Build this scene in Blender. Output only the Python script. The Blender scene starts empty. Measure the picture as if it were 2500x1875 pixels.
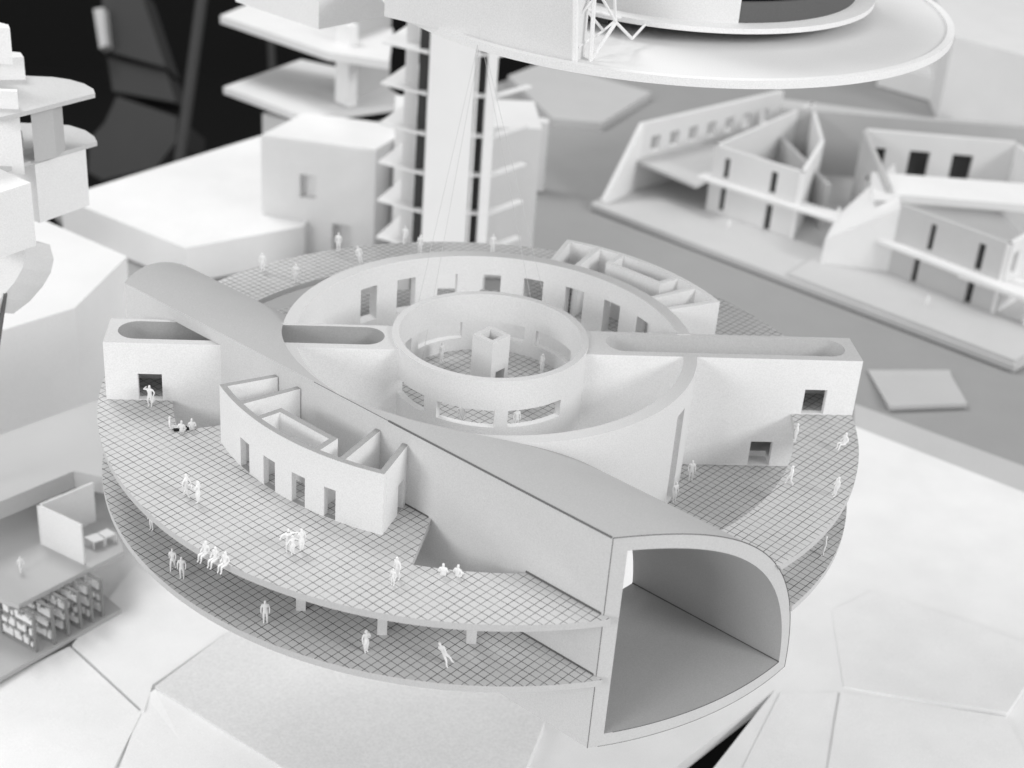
import bpy, bmesh, math, random
from mathutils import Vector, Matrix
from math import sin, cos, radians, degrees, sqrt, pi, hypot, atan2
random.seed(7)
sc = bpy.context.scene
col = sc.collection
S = 0.01                      # one modelling unit is a centimetre of the real card model

# ------------------------------------------------------------------ camera
F_PX = 3677.5
CAM = Vector((-8.3028, -84.0671, 51.0354))
YAW, PITCH, ROLL = 0.1171437, 0.5021320, 0.0797340
_f = Vector((sin(YAW)*cos(PITCH), cos(YAW)*cos(PITCH), -sin(PITCH)))
_r = Vector((cos(YAW), -sin(YAW), 0)); _u = _r.cross(_f)
RX = _r*cos(ROLL) + _u*sin(ROLL); UP = _u*cos(ROLL) - _r*sin(ROLL); FW = _f
cd = bpy.data.cameras.new('camera'); cam = bpy.data.objects.new('camera', cd); col.objects.link(cam)
m = Matrix((RX, UP, -FW)).transposed().to_4x4(); m.translation = CAM*S
cam.matrix_world = m
cd.sensor_width = 36; cd.lens = F_PX/2500*36; cd.clip_start = .01; cd.clip_end = 60
cd.dof.use_dof = True; cd.dof.focus_distance = .87; cd.dof.aperture_fstop = 9.2
sc.camera = cam

# ------------------------------------------------------------------ world and lamps
w = bpy.data.worlds.new('World'); sc.world = w; w.use_nodes = True
bg = w.node_tree.nodes['Background']
bg.inputs[0].default_value = (1, 1, 1, 1); bg.inputs[1].default_value = .66

def area(name, loc, target, sx, sy, power):
    l = bpy.data.lights.new(name, 'AREA'); l.shape = 'RECTANGLE'; l.size = sx; l.size_y = sy; l.energy = power
    o = bpy.data.objects.new(name, l); col.objects.link(o)
    o.location = loc
    o.rotation_euler = (Vector(target)-Vector(loc)).to_track_quat('-Z', 'Y').to_euler()
    return o
area('window_light', (4.34, -3.3, 2.9), (0, .1, -.05), 1.7, 1.5, 142)
area('ceiling_light', (-1.1, 1.6, 2.4), (0, .3, -.05), 1.0, 1.0, 36)
area('room_light', (-4.4, -4.0, 2.15), (0.1, .2, -.1), 2.2, 1.7, 112)
sc.view_settings.view_transform = 'Standard'; sc.view_settings.look = 'None'
sc.view_settings.gamma = 1; sc.view_settings.exposure = 0.10
sc.render.engine = 'CYCLES'
sc.cycles.max_bounces = 10; sc.cycles.diffuse_bounces = 6

# ------------------------------------------------------------------ pixels of the photograph to points
def ray(px, py):
    return RX*((px-1250)/F_PX) - UP*((py-937.5)/F_PX) + FW
def at(px, py, z):
    v = ray(px, py); t = (z-CAM.z)/v.z
    return CAM + v*t
def atd(px, py, depth):
    return CAM + ray(px, py)*depth

# ------------------------------------------------------------------ materials
def mat(name, base, rough=.88, grain=.16, gscale=260, bump=.15, big=.05, spec=.25):
    m = bpy.data.materials.new(name); m.use_nodes = True
    nt = m.node_tree; b = nt.nodes['Principled BSDF']
    b.inputs['Roughness'].default_value = rough
    b.inputs['Specular IOR Level'].default_value = spec
    tc = nt.nodes.new('ShaderNodeTexCoord')
    geo = nt.nodes.new('ShaderNodeNewGeometry')
    n1 = nt.nodes.new('ShaderNodeTexNoise'); n1.inputs['Scale'].default_value = gscale*5; n1.inputs['Detail'].default_value = 2
    n2 = nt.nodes.new('ShaderNodeTexNoise'); n2.inputs['Scale'].default_value = 22; n2.inputs['Detail'].default_value = 5
    nt.links.new(geo.outputs['Position'], n1.inputs['Vector']); nt.links.new(geo.outputs['Position'], n2.inputs['Vector'])
    mx = nt.nodes.new('ShaderNodeMath'); mx.operation = 'MULTIPLY_ADD'
    nt.links.new(n1.outputs['Fac'], mx.inputs[0]); mx.inputs[1].default_value = 2*grain; mx.inputs[2].default_value = 1-grain
    my = nt.nodes.new('ShaderNodeMath'); my.operation = 'MULTIPLY_ADD'
    nt.links.new(n2.outputs['Fac'], my.inputs[0]); my.inputs[1].default_value = 2*big; my.inputs[2].default_value = 1-big
    mm = nt.nodes.new('ShaderNodeMath'); mm.operation = 'MULTIPLY'
    nt.links.new(mx.outputs[0], mm.inputs[0]); nt.links.new(my.outputs[0], mm.inputs[1])
    vm = nt.nodes.new('ShaderNodeVectorMath'); vm.operation = 'SCALE'; vm.inputs[0].default_value = (base, base, base)
    nt.links.new(mm.outputs[0], vm.inputs['Scale'])
    nt.links.new(vm.outputs[0], b.inputs['Base Color'])
    bp = nt.nodes.new('ShaderNodeBump'); bp.inputs['Strength'].default_value = bump; bp.inputs['Distance'].default_value = .0004
    nt.links.new(n1.outputs['Fac'], bp.inputs['Height']); nt.links.new(bp.outputs[0], b.inputs['Normal'])
    return m
M = {}
M['card'] = mat('white_card', .74)
M['bright'] = mat('bright_white_card', .82)
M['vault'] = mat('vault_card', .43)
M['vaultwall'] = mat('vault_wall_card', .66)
M['topcard'] = mat('cut_and_shaded_card', .57)  # cut tops; elsewhere holds the shade on vault mouth, slot and courtyard
M['slotshade'] = mat('slot_shade_card', .40)
M['edge'] = mat('scorched_card_edge', .33, grain=.25)
M['seam'] = mat('glue_seam', .14, grain=.2)
M['base'] = mat('base_board', .86, big=.09)
M['baseboard'] = mat('white_base_board', .81, big=.09)
M['figure'] = mat('figure_resin', .86)
M['greyboard'] = mat('grey_board', .5, grain=.08)
M['ground'] = mat('shaded_grey_ground', .33, big=.05)
M['stone'] = mat('rough_board', .76, grain=.16, gscale=110, bump=.5)
M['black'] = mat('deep_shade_black', .008, grain=.2)
M['dark'] = mat('dark_cloth', .006, grain=.2)
M['shelf'] = mat('shelf_card', .27)
M['midgrey'] = mat('shade_blend_board', .52)
M['slate'] = mat('slate_card_and_shade', .12)
M['shadowgrey'] = mat('dark_plastic_and_shade', .055, grain=.1)  # chair and pole plastic; also shade behind openings and in tower gaps
M['thread'] = mat('thread_fibre', .55)
# tiled floor card: square grid drawn at 45 degrees
def grid_mat(name, base, pitch, width, lineval):
    m = mat(name, base); nt = m.node_tree; b = nt.nodes['Principled BSDF']
    src = b.inputs['Base Color'].links[0].from_socket
    geo = nt.nodes.new('ShaderNodeNewGeometry')
    sep = nt.nodes.new('ShaderNodeSeparateXYZ')
    # slight wobble of the hand-cut lines
    nz = nt.nodes.new('ShaderNodeTexNoise'); nz.inputs['Scale'].default_value = 40
    nt.links.new(geo.outputs['Position'], nz.inputs['Vector'])
    wob = nt.nodes.new('ShaderNodeVectorMath'); wob.operation = 'MULTIPLY_ADD'
    nt.links.new(nz.outputs['Color'], wob.inputs[0]); wob.inputs[1].default_value = (.0004,)*3
    nt.links.new(geo.outputs['Position'], wob.inputs[2])
    nt.links.new(wob.outputs[0], sep.inputs[0])
    def line(op, wfac):
        a = nt.nodes.new('ShaderNodeMath'); a.operation = op
        nt.links.new(sep.outputs[0], a.inputs[0]); nt.links.new(sep.outputs[1], a.inputs[1])
        s = nt.nodes.new('ShaderNodeMath'); s.operation = 'MULTIPLY'; nt.links.new(a.outputs[0], s.inputs[0]); s.inputs[1].default_value = 1/(sqrt(2)*pitch*S)
        p = nt.nodes.new('ShaderNodeMath'); p.operation = 'PINGPONG'; nt.links.new(s.outputs[0], p.inputs[0]); p.inputs[1].default_value = .5
        r = nt.nodes.new('ShaderNodeMapRange'); r.interpolation_type = 'SMOOTHSTEP'
        nt.links.new(p.outputs[0], r.inputs['Value'])
        hw = width*wfac/pitch/2
        r.inputs['From Min'].default_value = hw*.5; r.inputs['From Max'].default_value = hw*1.5
        r.inputs['To Min'].default_value = 1; r.inputs['To Max'].default_value = 0
        return r.outputs[0]
    l1 = line('ADD', 1.0); l2 = line('SUBTRACT', 1.0)
    mxx = nt.nodes.new('ShaderNodeMath'); mxx.operation = 'MAXIMUM'; nt.links.new(l1, mxx.inputs[0]); nt.links.new(l2, mxx.inputs[1])
    # only the upward side carries the drawing; ink is uneven
    sn = nt.nodes.new('ShaderNodeSeparateXYZ'); nt.links.new(geo.outputs['Normal'], sn.inputs[0])
    gt = nt.nodes.new('ShaderNodeMath'); gt.operation = 'GREATER_THAN'; nt.links.new(sn.outputs[2], gt.inputs[0]); gt.inputs[1].default_value = .9
    n3 = nt.nodes.new('ShaderNodeTexNoise'); n3.inputs['Scale'].default_value = 90; nt.links.new(geo.outputs['Position'], n3.inputs['Vector'])
    ink = nt.nodes.new('ShaderNodeMapRange'); nt.links.new(n3.outputs['Fac'], ink.inputs['Value']); ink.inputs['From Min'].default_value = .3; ink.inputs['From Max'].default_value = .6; ink.inputs['To Min'].default_value = .6
    m1 = nt.nodes.new('ShaderNodeMath'); m1.operation = 'MULTIPLY'; nt.links.new(mxx.outputs[0], m1.inputs[0]); nt.links.new(gt.outputs[0], m1.inputs[1])
    m2 = nt.nodes.new('ShaderNodeMath'); m2.operation = 'MULTIPLY'; nt.links.new(m1.outputs[0], m2.inputs[0]); nt.links.new(ink.outputs[0], m2.inputs[1])
    mix = nt.nodes.new('ShaderNodeMix'); mix.data_type = 'RGBA'
    nt.links.new(m2.outputs[0], mix.inputs[0]); nt.links.new(src, mix.inputs[6]); mix.inputs[7].default_value = (lineval, lineval, lineval, 1)
    nt.links.new(mix.outputs[2], b.inputs['Base Color'])
    return m
M['tiles'] = grid_mat('tiled_floor_card', .55, .4855, .038, .03)
M['tiles_low'] = grid_mat('tiled_lower_floor_card', .56, .4855, .042, .03)

# ------------------------------------------------------------------ mesh helpers
class MB:
    def __init__(s): s.v = []; s.f = []; s.mi = []
    def face(s, pts, mi=0):
        i = len(s.v); s.v += [tuple(p) for p in pts]; s.f.append(tuple(range(i, i+len(pts)))); s.mi.append(mi)
    def prism(s, poly, z0, z1, top_mi=0, side_mi=0):
        """poly: list of (x,y) or points; z0<z1"""
        a = sum(poly[i][0]*poly[(i+1) % len(poly)][1]-poly[(i+1) % len(poly)][0]*poly[i][1] for i in range(len(poly)))
        P = list(poly) if a > 0 else list(poly)[::-1]
        s.face([(p[0], p[1], z1) for p in P], top_mi)
        s.face([(p[0], p[1], z0) for p in P[::-1]], side_mi)
        for i in range(len(P)):
            p, q = P[i], P[(i+1) % len(P)]
            s.face([(p[0], p[1], z0), (q[0], q[1], z0), (q[0], q[1], z1), (p[0], p[1], z1)], side_mi)
        return s
    def box(s, x0, x1, y0, y1, z0, z1, **k):
        return s.prism([(x0, y0), (x1, y0), (x1, y1), (x0, y1)], z0, z1, **k)
    def wall(s, p, q, z0, z1, t, **k):
        """upright wall between plan points, thickness t to its left side"""
        p = Vector(p[:2]); q = Vector(q[:2]); n = (q-p).normalized(); n = Vector((-n.y, n.x))*t
        return s.prism([p, q, q+n, p+n], z0, z1, **k)
    def cells(s, fn, T, Z, solid, top_mi=0):
        """sheet of cells with thickness: fn(t, side, z) -> point; T,Z breakpoints; solid(ti,zi)"""
        nt, nz = len(T)-1, len(Z)-1
        ok = lambda i, j: 0 <= i < nt and 0 <= j < nz and solid((T[i]+T[i+1])/2, (Z[j]+Z[j+1])/2)
        for i in range(nt):
            for j in range(nz):
                if not ok(i, j): continue
                a, b, c, d_ = T[i], T[i+1], Z[j], Z[j+1]
                s.face([fn(a, 1, c), fn(b, 1, c), fn(b, 1, d_), fn(a, 1, d_)])
                s.face([fn(b, 0, c), fn(a, 0, c), fn(a, 0, d_), fn(b, 0, d_)])
                if not ok(i-1, j): s.face([fn(a, 0, c), fn(a, 1, c), fn(a, 1, d_), fn(a, 0, d_)])
                if not ok(i+1, j): s.face([fn(b, 1, c), fn(b, 0, c), fn(b, 0, d_), fn(b, 1, d_)])
                if not ok(i, j-1): s.face([fn(a, 0, c), fn(b, 0, c), fn(b, 1, c), fn(a, 1, c)])
                if not ok(i, j+1): s.face([fn(a, 1, d_), fn(b, 1, d_), fn(b, 0, d_), fn(a, 0, d_)], top_mi)
        return s
    def arc(s, r0, r1, z0, z1, a0, a1, holes=(), step=2.0, top_mi=0, ctr=(0, 0)):
        T = {a0, a1}; Z = {z0, z1}
        for h in holes: T |= {h[0], h[1]}; Z |= {h[2], h[3]}
        n = max(1, int((a1-a0)/step))
        T |= {a0+(a1-a0)*k/n for k in range(n+1)}
        T = sorted(T); T = [t for i, t in enumerate(T) if i == 0 or t-T[i-1] > 1e-4]; T = [t for t in T if a0-1e-6 <= t <= a1+1e-6]
        Z = sorted(z for z in Z if z0-1e-6 <= z <= z1+1e-6)
        def fn(t, side, z):
            r = r1 if side else r0
            return (ctr[0]+r*cos(radians(t)), ctr[1]+r*sin(radians(t)), z)
        return s.cells(fn, T, Z, lambda t, z: not any(h[0] < t < h[1] and h[2] < z < h[3] for h in holes), top_mi)
    def rod(s, p, q, r, n=6, r2=None):
        p = Vector(p); q = Vector(q); d_ = (q-p).normalized()
        a = d_.orthogonal().normalized(); b = d_.cross(a); r2 = r if r2 is None else r2
        A = [p+(a*cos(2*pi*k/n)+b*sin(2*pi*k/n))*r for k in range(n)]
        B = [q+(a*cos(2*pi*k/n)+b*sin(2*pi*k/n))*r2 for k in range(n)]
        for k in range(n):
            s.face([A[k], A[(k+1) % n], B[(k+1) % n], B[k]])
        s.face(A[::-1]); s.face(B)
        return s
    def path(s, pts, r, n=5):
        for a, b in zip(pts, pts[1:]): s.rod(a, b, r, n)
        return s
    def build(s, name, m, parent=None, smooth=True, merge=True, origin=None):
        me = bpy.data.meshes.new(name)
        o0 = Vector(origin) if origin is not None else Vector((0, 0, 0))
        me.from_pydata([((Vector(v)-o0)*S)[:] for v in s.v], [], s.f)
        for mt in (m if isinstance(m, (list, tuple)) else [m]): me.materials.append(M[mt])
        me.polygons.foreach_set('material_index', s.mi)
        if merge:
            bm = bmesh.new(); bm.from_mesh(me); bmesh.ops.remove_doubles(bm, verts=bm.verts, dist=1e-6); bm.to_mesh(me); bm.free()
        finish(me, smooth)
        o = bpy.data.objects.new(name, me); col.objects.link(o)
        o.location = o0*S
        if parent is not None:
            o.parent = parent; o.matrix_parent_inverse = Matrix.Translation(-parent.location)
        return o
def finish(me, smooth=True):
    if smooth:
        me.polygons.foreach_set('use_smooth', [True]*len(me.polygons)); me.set_sharp_from_angle(angle=radians(28))
    me.update()
def empty(name, loc=(0, 0, 0)):
    o = bpy.data.objects.new(name, None); col.objects.link(o); o.location = Vector(loc)*S; o.empty_display_size = .02
    return o
def tag(o, label=None, cat=None, group=None, kind=None):
    if label: o['label'] = label
    if cat: o['category'] = cat
    if group: o['group'] = group
    if kind: o['kind'] = kind
    return o
def cut(o, cutters):
    """subtract closed meshes (MB) from object o and bake the result"""
    tmp = []
    for c in cutters:
        me = bpy.data.meshes.new('c'); me.from_pydata([(Vector(v)*S)[:] for v in c.v], [], c.f)
        bm = bmesh.new(); bm.from_mesh(me); bmesh.ops.remove_doubles(bm, verts=bm.verts, dist=1e-6); bmesh.ops.recalc_face_normals(bm, faces=bm.faces); bm.to_mesh(me); bm.free()
        co = bpy.data.objects.new('c', me); col.objects.link(co); tmp.append(co)
        md = o.modifiers.new('b', 'BOOLEAN'); md.operation = 'DIFFERENCE'; md.solver = 'EXACT'; md.object = co
    bpy.context.view_layer.update()
    dg = bpy.context.evaluated_depsgraph_get()
    me = bpy.data.meshes.new_from_object(o.evaluated_get(dg), depsgraph=dg)
    o.modifiers.clear(); old = o.data; o.data = me; me.name = old.name; bpy.data.meshes.remove(old)
    for co in tmp:
        mm = co.data; bpy.data.objects.remove(co); bpy.data.meshes.remove(mm)
    finish(me)
    return o
def grey_tops(o, zmin):
    me = o.data; me.materials.append(M['topcard']); k = len(me.materials)-1
    for p in me.polygons:
        if p.normal.z > .9 and p.center.z > zmin*S: p.material_index = k
    return o
def shade_slot(o, mt, ya, yb):
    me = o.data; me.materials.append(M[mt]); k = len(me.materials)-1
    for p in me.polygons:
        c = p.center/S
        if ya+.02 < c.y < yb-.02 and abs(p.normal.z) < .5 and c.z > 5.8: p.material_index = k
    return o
def P2(u, s): return ((u+s)/sqrt(2), (u-s)/sqrt(2))
def disc(r, n=192, c=(0, 0)): return [(c[0]+r*cos(2*pi*k/n), c[1]+r*sin(2*pi*k/n)) for k in range(n)]

# ------------------------------------------------------------------ the suspended disc model
disc_root = empty('suspended_disc_model', (0, 0, 0))
tag(disc_root, 'large round white card model with tiled decks and an open vault, hung on threads', 'model')
RI, RO, RD, RDO = 12.16, 13.0, 5.755, 6.18
RU, RL = 23.85, 23.8
HU, TF = 4.0, .42
UW, ZB, ZV = -13.2, -4.95, 8.78       # vault: wall plane, underside, crown
RV = ZV-ZB
def vault_u(z, r=RV): return UW + sqrt(max(0, r*r-(z-ZB)**2))
def vault_prism(z0, z1, grow=0.0):
    """solid occupied by the vault (for cutting floors), long along its axis"""
    mb = MB(); prof = [(UW-grow, z0)]
    n = 14
    prof += [(vault_u(z0+(z1-z0)*k/n)+grow, z0+(z1-z0)*k/n) for k in range(n+1)] + [(UW-grow, z1)]
    L = 40
    A = [P2(u, -L)+(z,) for u, z in prof]; B = [P2(u, L)+(z,) for u, z in prof]
    N = len(prof)
    for i in range(N): mb.face([A[i], A[(i+1) % N], B[(i+1) % N], B[i]])
    mb.face(A[::-1]); mb.face(B)
    return mb
off = (-.27, -.2)
# lower floor
lower = MB().prism(disc(RL, c=off), -TF, 0).build('lower_deck', 'tiles_low', disc_root)
cut(lower, [MB().prism(disc(RO-.25), -3, 3), vault_prism(-2, 2, -.02)])
# upper floor: rim band plus the two room sectors
upper = MB().prism(disc(RU, c=off), HU-TF, HU).build('upper_deck', 'tiles', disc_root)
def void_sector(a0, a1, r):
    n = max(2, int(abs(a1-a0)/2)); return [(0, 0)]+[(r*cos(radians(a0+(a1-a0)*k/n)), r*sin(radians(a0+(a1-a0)*k/n))) for k in range(n+1)]
RV0 = 19.65
cut(upper, [MB().prism(disc(RO-.25), 2, 6),
            MB().prism(void_sector(75, 196.8, RV0), 2, 6), MB().prism(void_sector(254.6, 369, RV0), 2, 6)])
cut(upper, [vault_prism(2, 6, -.02)])

# ring wall in two arcs, parted by the arms
holes = []
for c in (128.85, 114.45, 100.05, 85.65, 71.3, 56.75, 42.05, 27.4): holes.append((c-3.35, c+3.35, HU+.02, 6.6))
ringb = MB().arc(RI, RO, 0.02, 7.99, 4.2, 175.4, holes, 1.5).build('ring_wall', 'card', disc_root)
ringf = MB().arc(RI, RO, 0.02, 7.99, -171.0, -8.8, [(-33.0, -27.5, .03, 6.5)], 1.5).build('ring_wall', 'card', disc_root)
# drum
dh = [(104, 139.2), (61.4, 96.3), (18, 53), (-124.3, -90.4), (-82.9, -48), (-167, -133), (147, 160)]
drum = MB().arc(RD, RDO, 3.0, 8.14, -180, 180, [(a, b, 4.95, 6.1) for a, b in dh], 2.0).build('drum_wall', 'card', disc_root)
MB().prism(disc(RD+.2, 96), HU-TF, HU).build('drum_floor', 'tiles', disc_root)
for o_ in (ringb, ringf, drum): grey_tops(o_, 7.9)
# square shaft in the drum
c0 = (.08, .18); hd = 1.19; t = .78
sh = MB()
O = [(c0[0]+hd*cos(radians(a)), c0[1]+hd*sin(radians(a))) for a in (0, 90, 180, 270)]
I = [(c0[0]+t*cos(radians(a)), c0[1]+t*sin(radians(a))) for a in (0, 90, 180, 270)]
for k in range(4):
    j = (k+1) % 4
    sh.prism([O[k], O[j], I[j], I[k]], HU, 8.0)
shaft = sh.build('core_shaft', 'card', disc_root)
dd = MB()
pA, pB = Vector(O[3]), Vector(O[0]); e = (pB-pA); nrm = Vector((e.y, -e.x)).normalized()
a_, b_ = pA+e*.28, pA+e*.8
cut(shaft, [MB().prism([a_+nrm*.3, b_+nrm*.3, b_-nrm*.6, a_-nrm*.6], HU-.1, 5.75)])

# the two arms of the cross bar
BY0, BY1, BT = -2.1, 1.09, 7.95
def stadium(x0, x1, y0, y1, n=14):
    r = (y1-y0)/2; yc = (y0+y1)/2; P = []
    for k in range(n+1):
        a = -pi/2+pi*k/n; P.append((x1-r+r*cos(a), yc+r*sin(a)))
    for k in range(n+1):
        a = pi/2+pi*k/n; P.append((x0+r+r*cos(a), yc+r*sin(a)))
    return P
def arm(x0, x1, slot, doors):
    mb = MB().box(x0, x1, BY0, BY1, 0.03, BT)
    o = mb.build('arm', 'bright', disc_root)
    cs = [MB().prism(stadium(*slot, BY0+.55, BY1-.28), 6.05, 9), MB().box(x0+.4, x1-.4, BY0+.42, BY1-.42, .45, 5.9)]  # thin unseen plate left between slot and chamber to darken the doorways
    for (a, b, z0, z1) in doors: cs.append(MB().box(a, b, BY0-1, BY0+1.2, z0, z1))
    cut(o, cs)
    # clear the drum
    cut(o, [MB().prism(disc(RDO-.3, 96), -2, 10)])
    return o
armL = arm(-23.55, -5.2, (-22.9, -6.64), [(-21.6, -20.15, HU+.05, 5.83)])
armR = arm(5.2, 23.55, (7.3, 22.8), [(20.15, 21.6, HU+.05, 5.8), (17.2, 18.65, .05, 1.87)])

for o_ in (armL, armR, shaft): grey_tops(o_, 7.8)
shade_slot(armL, 'slotshade', BY0, BY1); shade_slot(armR, 'topcard', BY0, BY1)  # slot walls darkened in colour, standing in for shade deep inside
# quarter-round vault: cut at both ends by the deck's rim, in the middle by the ring
def vault():
    t = .85; n = 44
    Ou = []; In = []
    def add(o, i): Ou.append(o); In.append(i)
    # loop: wall bottom -> wall top -> vault -> floor back; matched inner points
    tw = .72
    iw = UW+tw; zi = ZB+t; ri = RV-t
    a0 = math.acos(tw/ri)          # inner vault starts at the inner wall face
    nw = 6
    for k in range(nw+1):
        f = k/nw; add((UW, ZB+(ZV-ZB)*f), (iw, zi+((ZB+ri*sin(a0))-zi)*f))
    a1 = math.asin(t/ri)
    for k in range(1, n+1):
        f = k/n; ao = pi/2*(1-f); ai = a0+(a1-a0)*f
        add((UW+RV*cos(ao), ZB+RV*sin(ao)), (UW+ri*cos(ai), ZB+ri*sin(ai)))
    nf = 28
    xo, xi = UW+RV, UW+ri*cos(a1)
    for k in range(1, nf):
        f = k/nf; add((xo+(UW-xo)*f, ZB), (xi+(iw-xi)*f, zi))
    N = len(Ou)
    REND = 23.62
    smin = lambda u: sqrt(RO*RO-u*u)+.01 if abs(u) < RO else 0.0
    smax = lambda u: sqrt(REND*REND-u*u)
    mb = MB(); NR = 4
    for sgn in (1, -1):
        def pt(q, f):
            u, z = q; s_ = sgn*(smin(u)+(smax(u)-smin(u))*f); x, y = P2(u, s_); return (x, y, z)
        for i in range(N):
            j = (i+1) % N
            q = [pt(Ou[i], 0), pt(Ou[j], 0), pt(Ou[j], 1), pt(Ou[i], 1)]
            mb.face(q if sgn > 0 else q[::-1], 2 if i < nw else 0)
            q = [pt(In[j], 0), pt(In[i], 0), pt(In[i], 1), pt(In[j], 1)]
            mb.face(q if sgn > 0 else q[::-1])
            for k in range(NR):
                lp = lambda a, b, f: (a[0]+(b[0]-a[0])*f, a[1]+(b[1]-a[1])*f)
                A = lp(Ou[i], In[i], k/NR); B = lp(Ou[j], In[j], k/NR); Cc = lp(Ou[j], In[j], (k+1)/NR); D = lp(Ou[i], In[i], (k+1)/NR)
                q = [pt(A, 1), pt(B, 1), pt(Cc, 1), pt(D, 1)]; mb.face(q if sgn > 0 else q[::-1], 1)
                if not (abs(A[0]) >= RO and abs(B[0]) >= RO and abs(Cc[0]) >= RO and abs(D[0]) >= RO):
                    q = [pt(B, 0), pt(A, 0), pt(D, 0), pt(Cc, 0)]; mb.face(q if sgn > 0 else q[::-1])
    o = mb.build('vault', ['vault', 'topcard', 'vaultwall'], disc_root)  # end frames use greyer card to hold the front shade
    bm = bmesh.new(); bm.from_mesh(o.data); bmesh.ops.recalc_face_normals(bm, faces=bm.faces); bm.to_mesh(o.data); bm.free(); finish(o.data)
    cut(o, [MB().box(-23.4, -4.9, BY0+.3, BY1-.15, .1, BT-.03)])
    # dark glue seams along the edges
    se = MB()
    pe = lambda u, z, f, sg=1: P2(u, sg*(smin(u)+(smax(u)-smin(u))*f))+(z,)
    se.path([P2(UW-.01, s_)+(ZV+.0,) for s_ in (19.5, 14, 9, 4)], .06)
    se.path([P2(UW-.01, s_)+(ZV+.0,) for s_ in (4, -2)], .018)
    se.path([P2(UW-.01, s_)+(HU+.03,) for s_ in (19.4, 14.4)], .075)
    se.path([P2(UW-.01, s_)+(HU+.03,) for s_ in (7.3, 5.4)], .06)
    se.path([P2(UW-.01, s_)+(.03,) for s_ in (19.4, 12)], .06)
    se.path([pe(UW-.005, ZB+(ZV-ZB)*k/8, 1) for k in range(9)], .022)
    se.path([pe(*q, 1) for q in Ou[nw:nw+n+1]], .028)
    se.path([pe(*q, 1) for q in Ou[nw+n:]], .018)
    se.path([pe(*q, 1) for q in In[nw+n:]], .02)
    q = In[nw+n]
    se.path([pe(q[0]-.02, q[1]+.02, f) for f in (0, .5, 1)], .04)
    so = se.build('glue_seam', 'seam', o)
    return o
vlt = vault()

# rooms: radial card walls, a curved front with doors, and an inner box
def room_block(c, off_, rin, rout, hgt, back):
    mats = ['bright', 'card' if back else 'edge']
    th = .36
    A = [c+k for k in off_]                      # six angles
    doors = [] if back else [(212.6, 215.8), (220.4, 223.7), (228.1, 231.3), (235.6, 238.1)]
    fw = MB().arc(rout-th, rout, HU, hgt, A[0], A[-1], [(a, b, HU+.02, 5.95) for a, b in doors], 1.2, top_mi=1).build('curved_wall', mats, disc_root)
    def radial(a, r0, r1, holes=()):
        ca, sa = cos(radians(a)), sin(radians(a)); n_ = (-sa*th/2, ca*th/2)
        fn = lambda t_, side, z: (ca*t_+n_[0]*(1 if side else -1), sa*t_+n_[1]*(1 if side else -1), z)
        T = sorted({r0, r1} | {x for h in holes for x in h[:2]}); Z = sorted({HU, hgt} | {x for h in holes for x in h[2:]})
        mb = MB()
        # outward side first so that normals agree
        mb.cells(lambda t_, s_, z: fn(t_, 1-s_, z), T, Z, lambda t_, z: not any(h[0] < t_ < h[1] and h[2] < z < h[3] for h in holes), 1)
        return mb.build('partition_wall', mats, disc_root)
    def rwall(a):     # where the radial meets the inner boundary
        return RO+.02 if back else -UW/cos(radians(a-225))+.02
    rs = rout-th+.0
    e0, e1 = A[0]+.55, A[-1]-.55
    radial(e0, rwall(e0), rs)
    radial(A[1], rwall(A[1]), rs); radial(A[4], rwall(A[4]), rs)
    radial(e1, rwall(e1), rs, [] if back else [(rwall(e1)+.5, rwall(e1)+1.25, HU+.02, 5.95)])
    um = 14.65 if back else 15.55
    r2 = um/cos(radians(A[2]-(45 if back else 225))); r3 = um/cos(radians(A[3]-(45 if back else 225)))
    radial(A[2], r2, rs); radial(A[3], r3, rs)
    p = (r2*cos(radians(A[2])), r2*sin(radians(A[2]))); q = (r3*cos(radians(A[3])), r3*sin(radians(A[3])))
    mb = MB()
    mb.wall(q, p, HU, hgt-.004, th) if not back else mb.wall(p, q, HU, hgt-.004, -th)
    mb.mi[0] = 1
    mb.build('partition_wall', mats, disc_root)
room_block(225, (-21.9, -13.8, -7.3, 8.2, 13.7, 22.5), 13.2, 17.62, 7.9, False)
room_block(43.8, (-23.3, -14.8, -8.5, 8.3, 14.8, 23.3), 13.0, 17.0, 7.98, True)
# stub columns between the decks
for (x, y) in ((-11.05, -17.55), (-6.65, -19.6), (-1.9, -20.3), (-14.8, -14.0), (-18.2, -8.6), (19.8, -7.5), (16.0, -13.8)):
    MB().box(x-.26, x+.26, y-.26, y+.26, 0.0, HU-TF).build('column', 'card', disc_root)

# ------------------------------------------------------------------ base board and dark room behind
ZG = -26.0
def pxpoly(pts, z): return [tuple(at(x, y, z))[:2] for x, y in pts]
n1 = at(1738, 1880, ZG); n2 = at(1892, 1684, ZG); n3 = at(1640, 1880, ZG)
d1 = (n1-n2).normalized(); d3 = (n3-n2).normalized()
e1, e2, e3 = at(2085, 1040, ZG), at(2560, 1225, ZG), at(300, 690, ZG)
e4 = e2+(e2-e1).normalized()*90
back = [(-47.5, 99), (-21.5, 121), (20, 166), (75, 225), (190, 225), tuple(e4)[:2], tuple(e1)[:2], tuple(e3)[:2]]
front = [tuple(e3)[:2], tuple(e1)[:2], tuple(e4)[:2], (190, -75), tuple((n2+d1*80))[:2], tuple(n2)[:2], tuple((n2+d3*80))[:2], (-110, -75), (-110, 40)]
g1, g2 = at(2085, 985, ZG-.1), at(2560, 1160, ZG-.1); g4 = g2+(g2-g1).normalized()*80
tag(MB().prism([tuple(g1)[:2], tuple(g4)[:2], tuple(e4)[:2], tuple(e1)[:2]], ZG-.24, ZG-.1).build('shade_blend_board', 'midgrey', smooth=False), kind='structure')  # added mid-grey strip imitating the soft shade edge on the base
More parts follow.
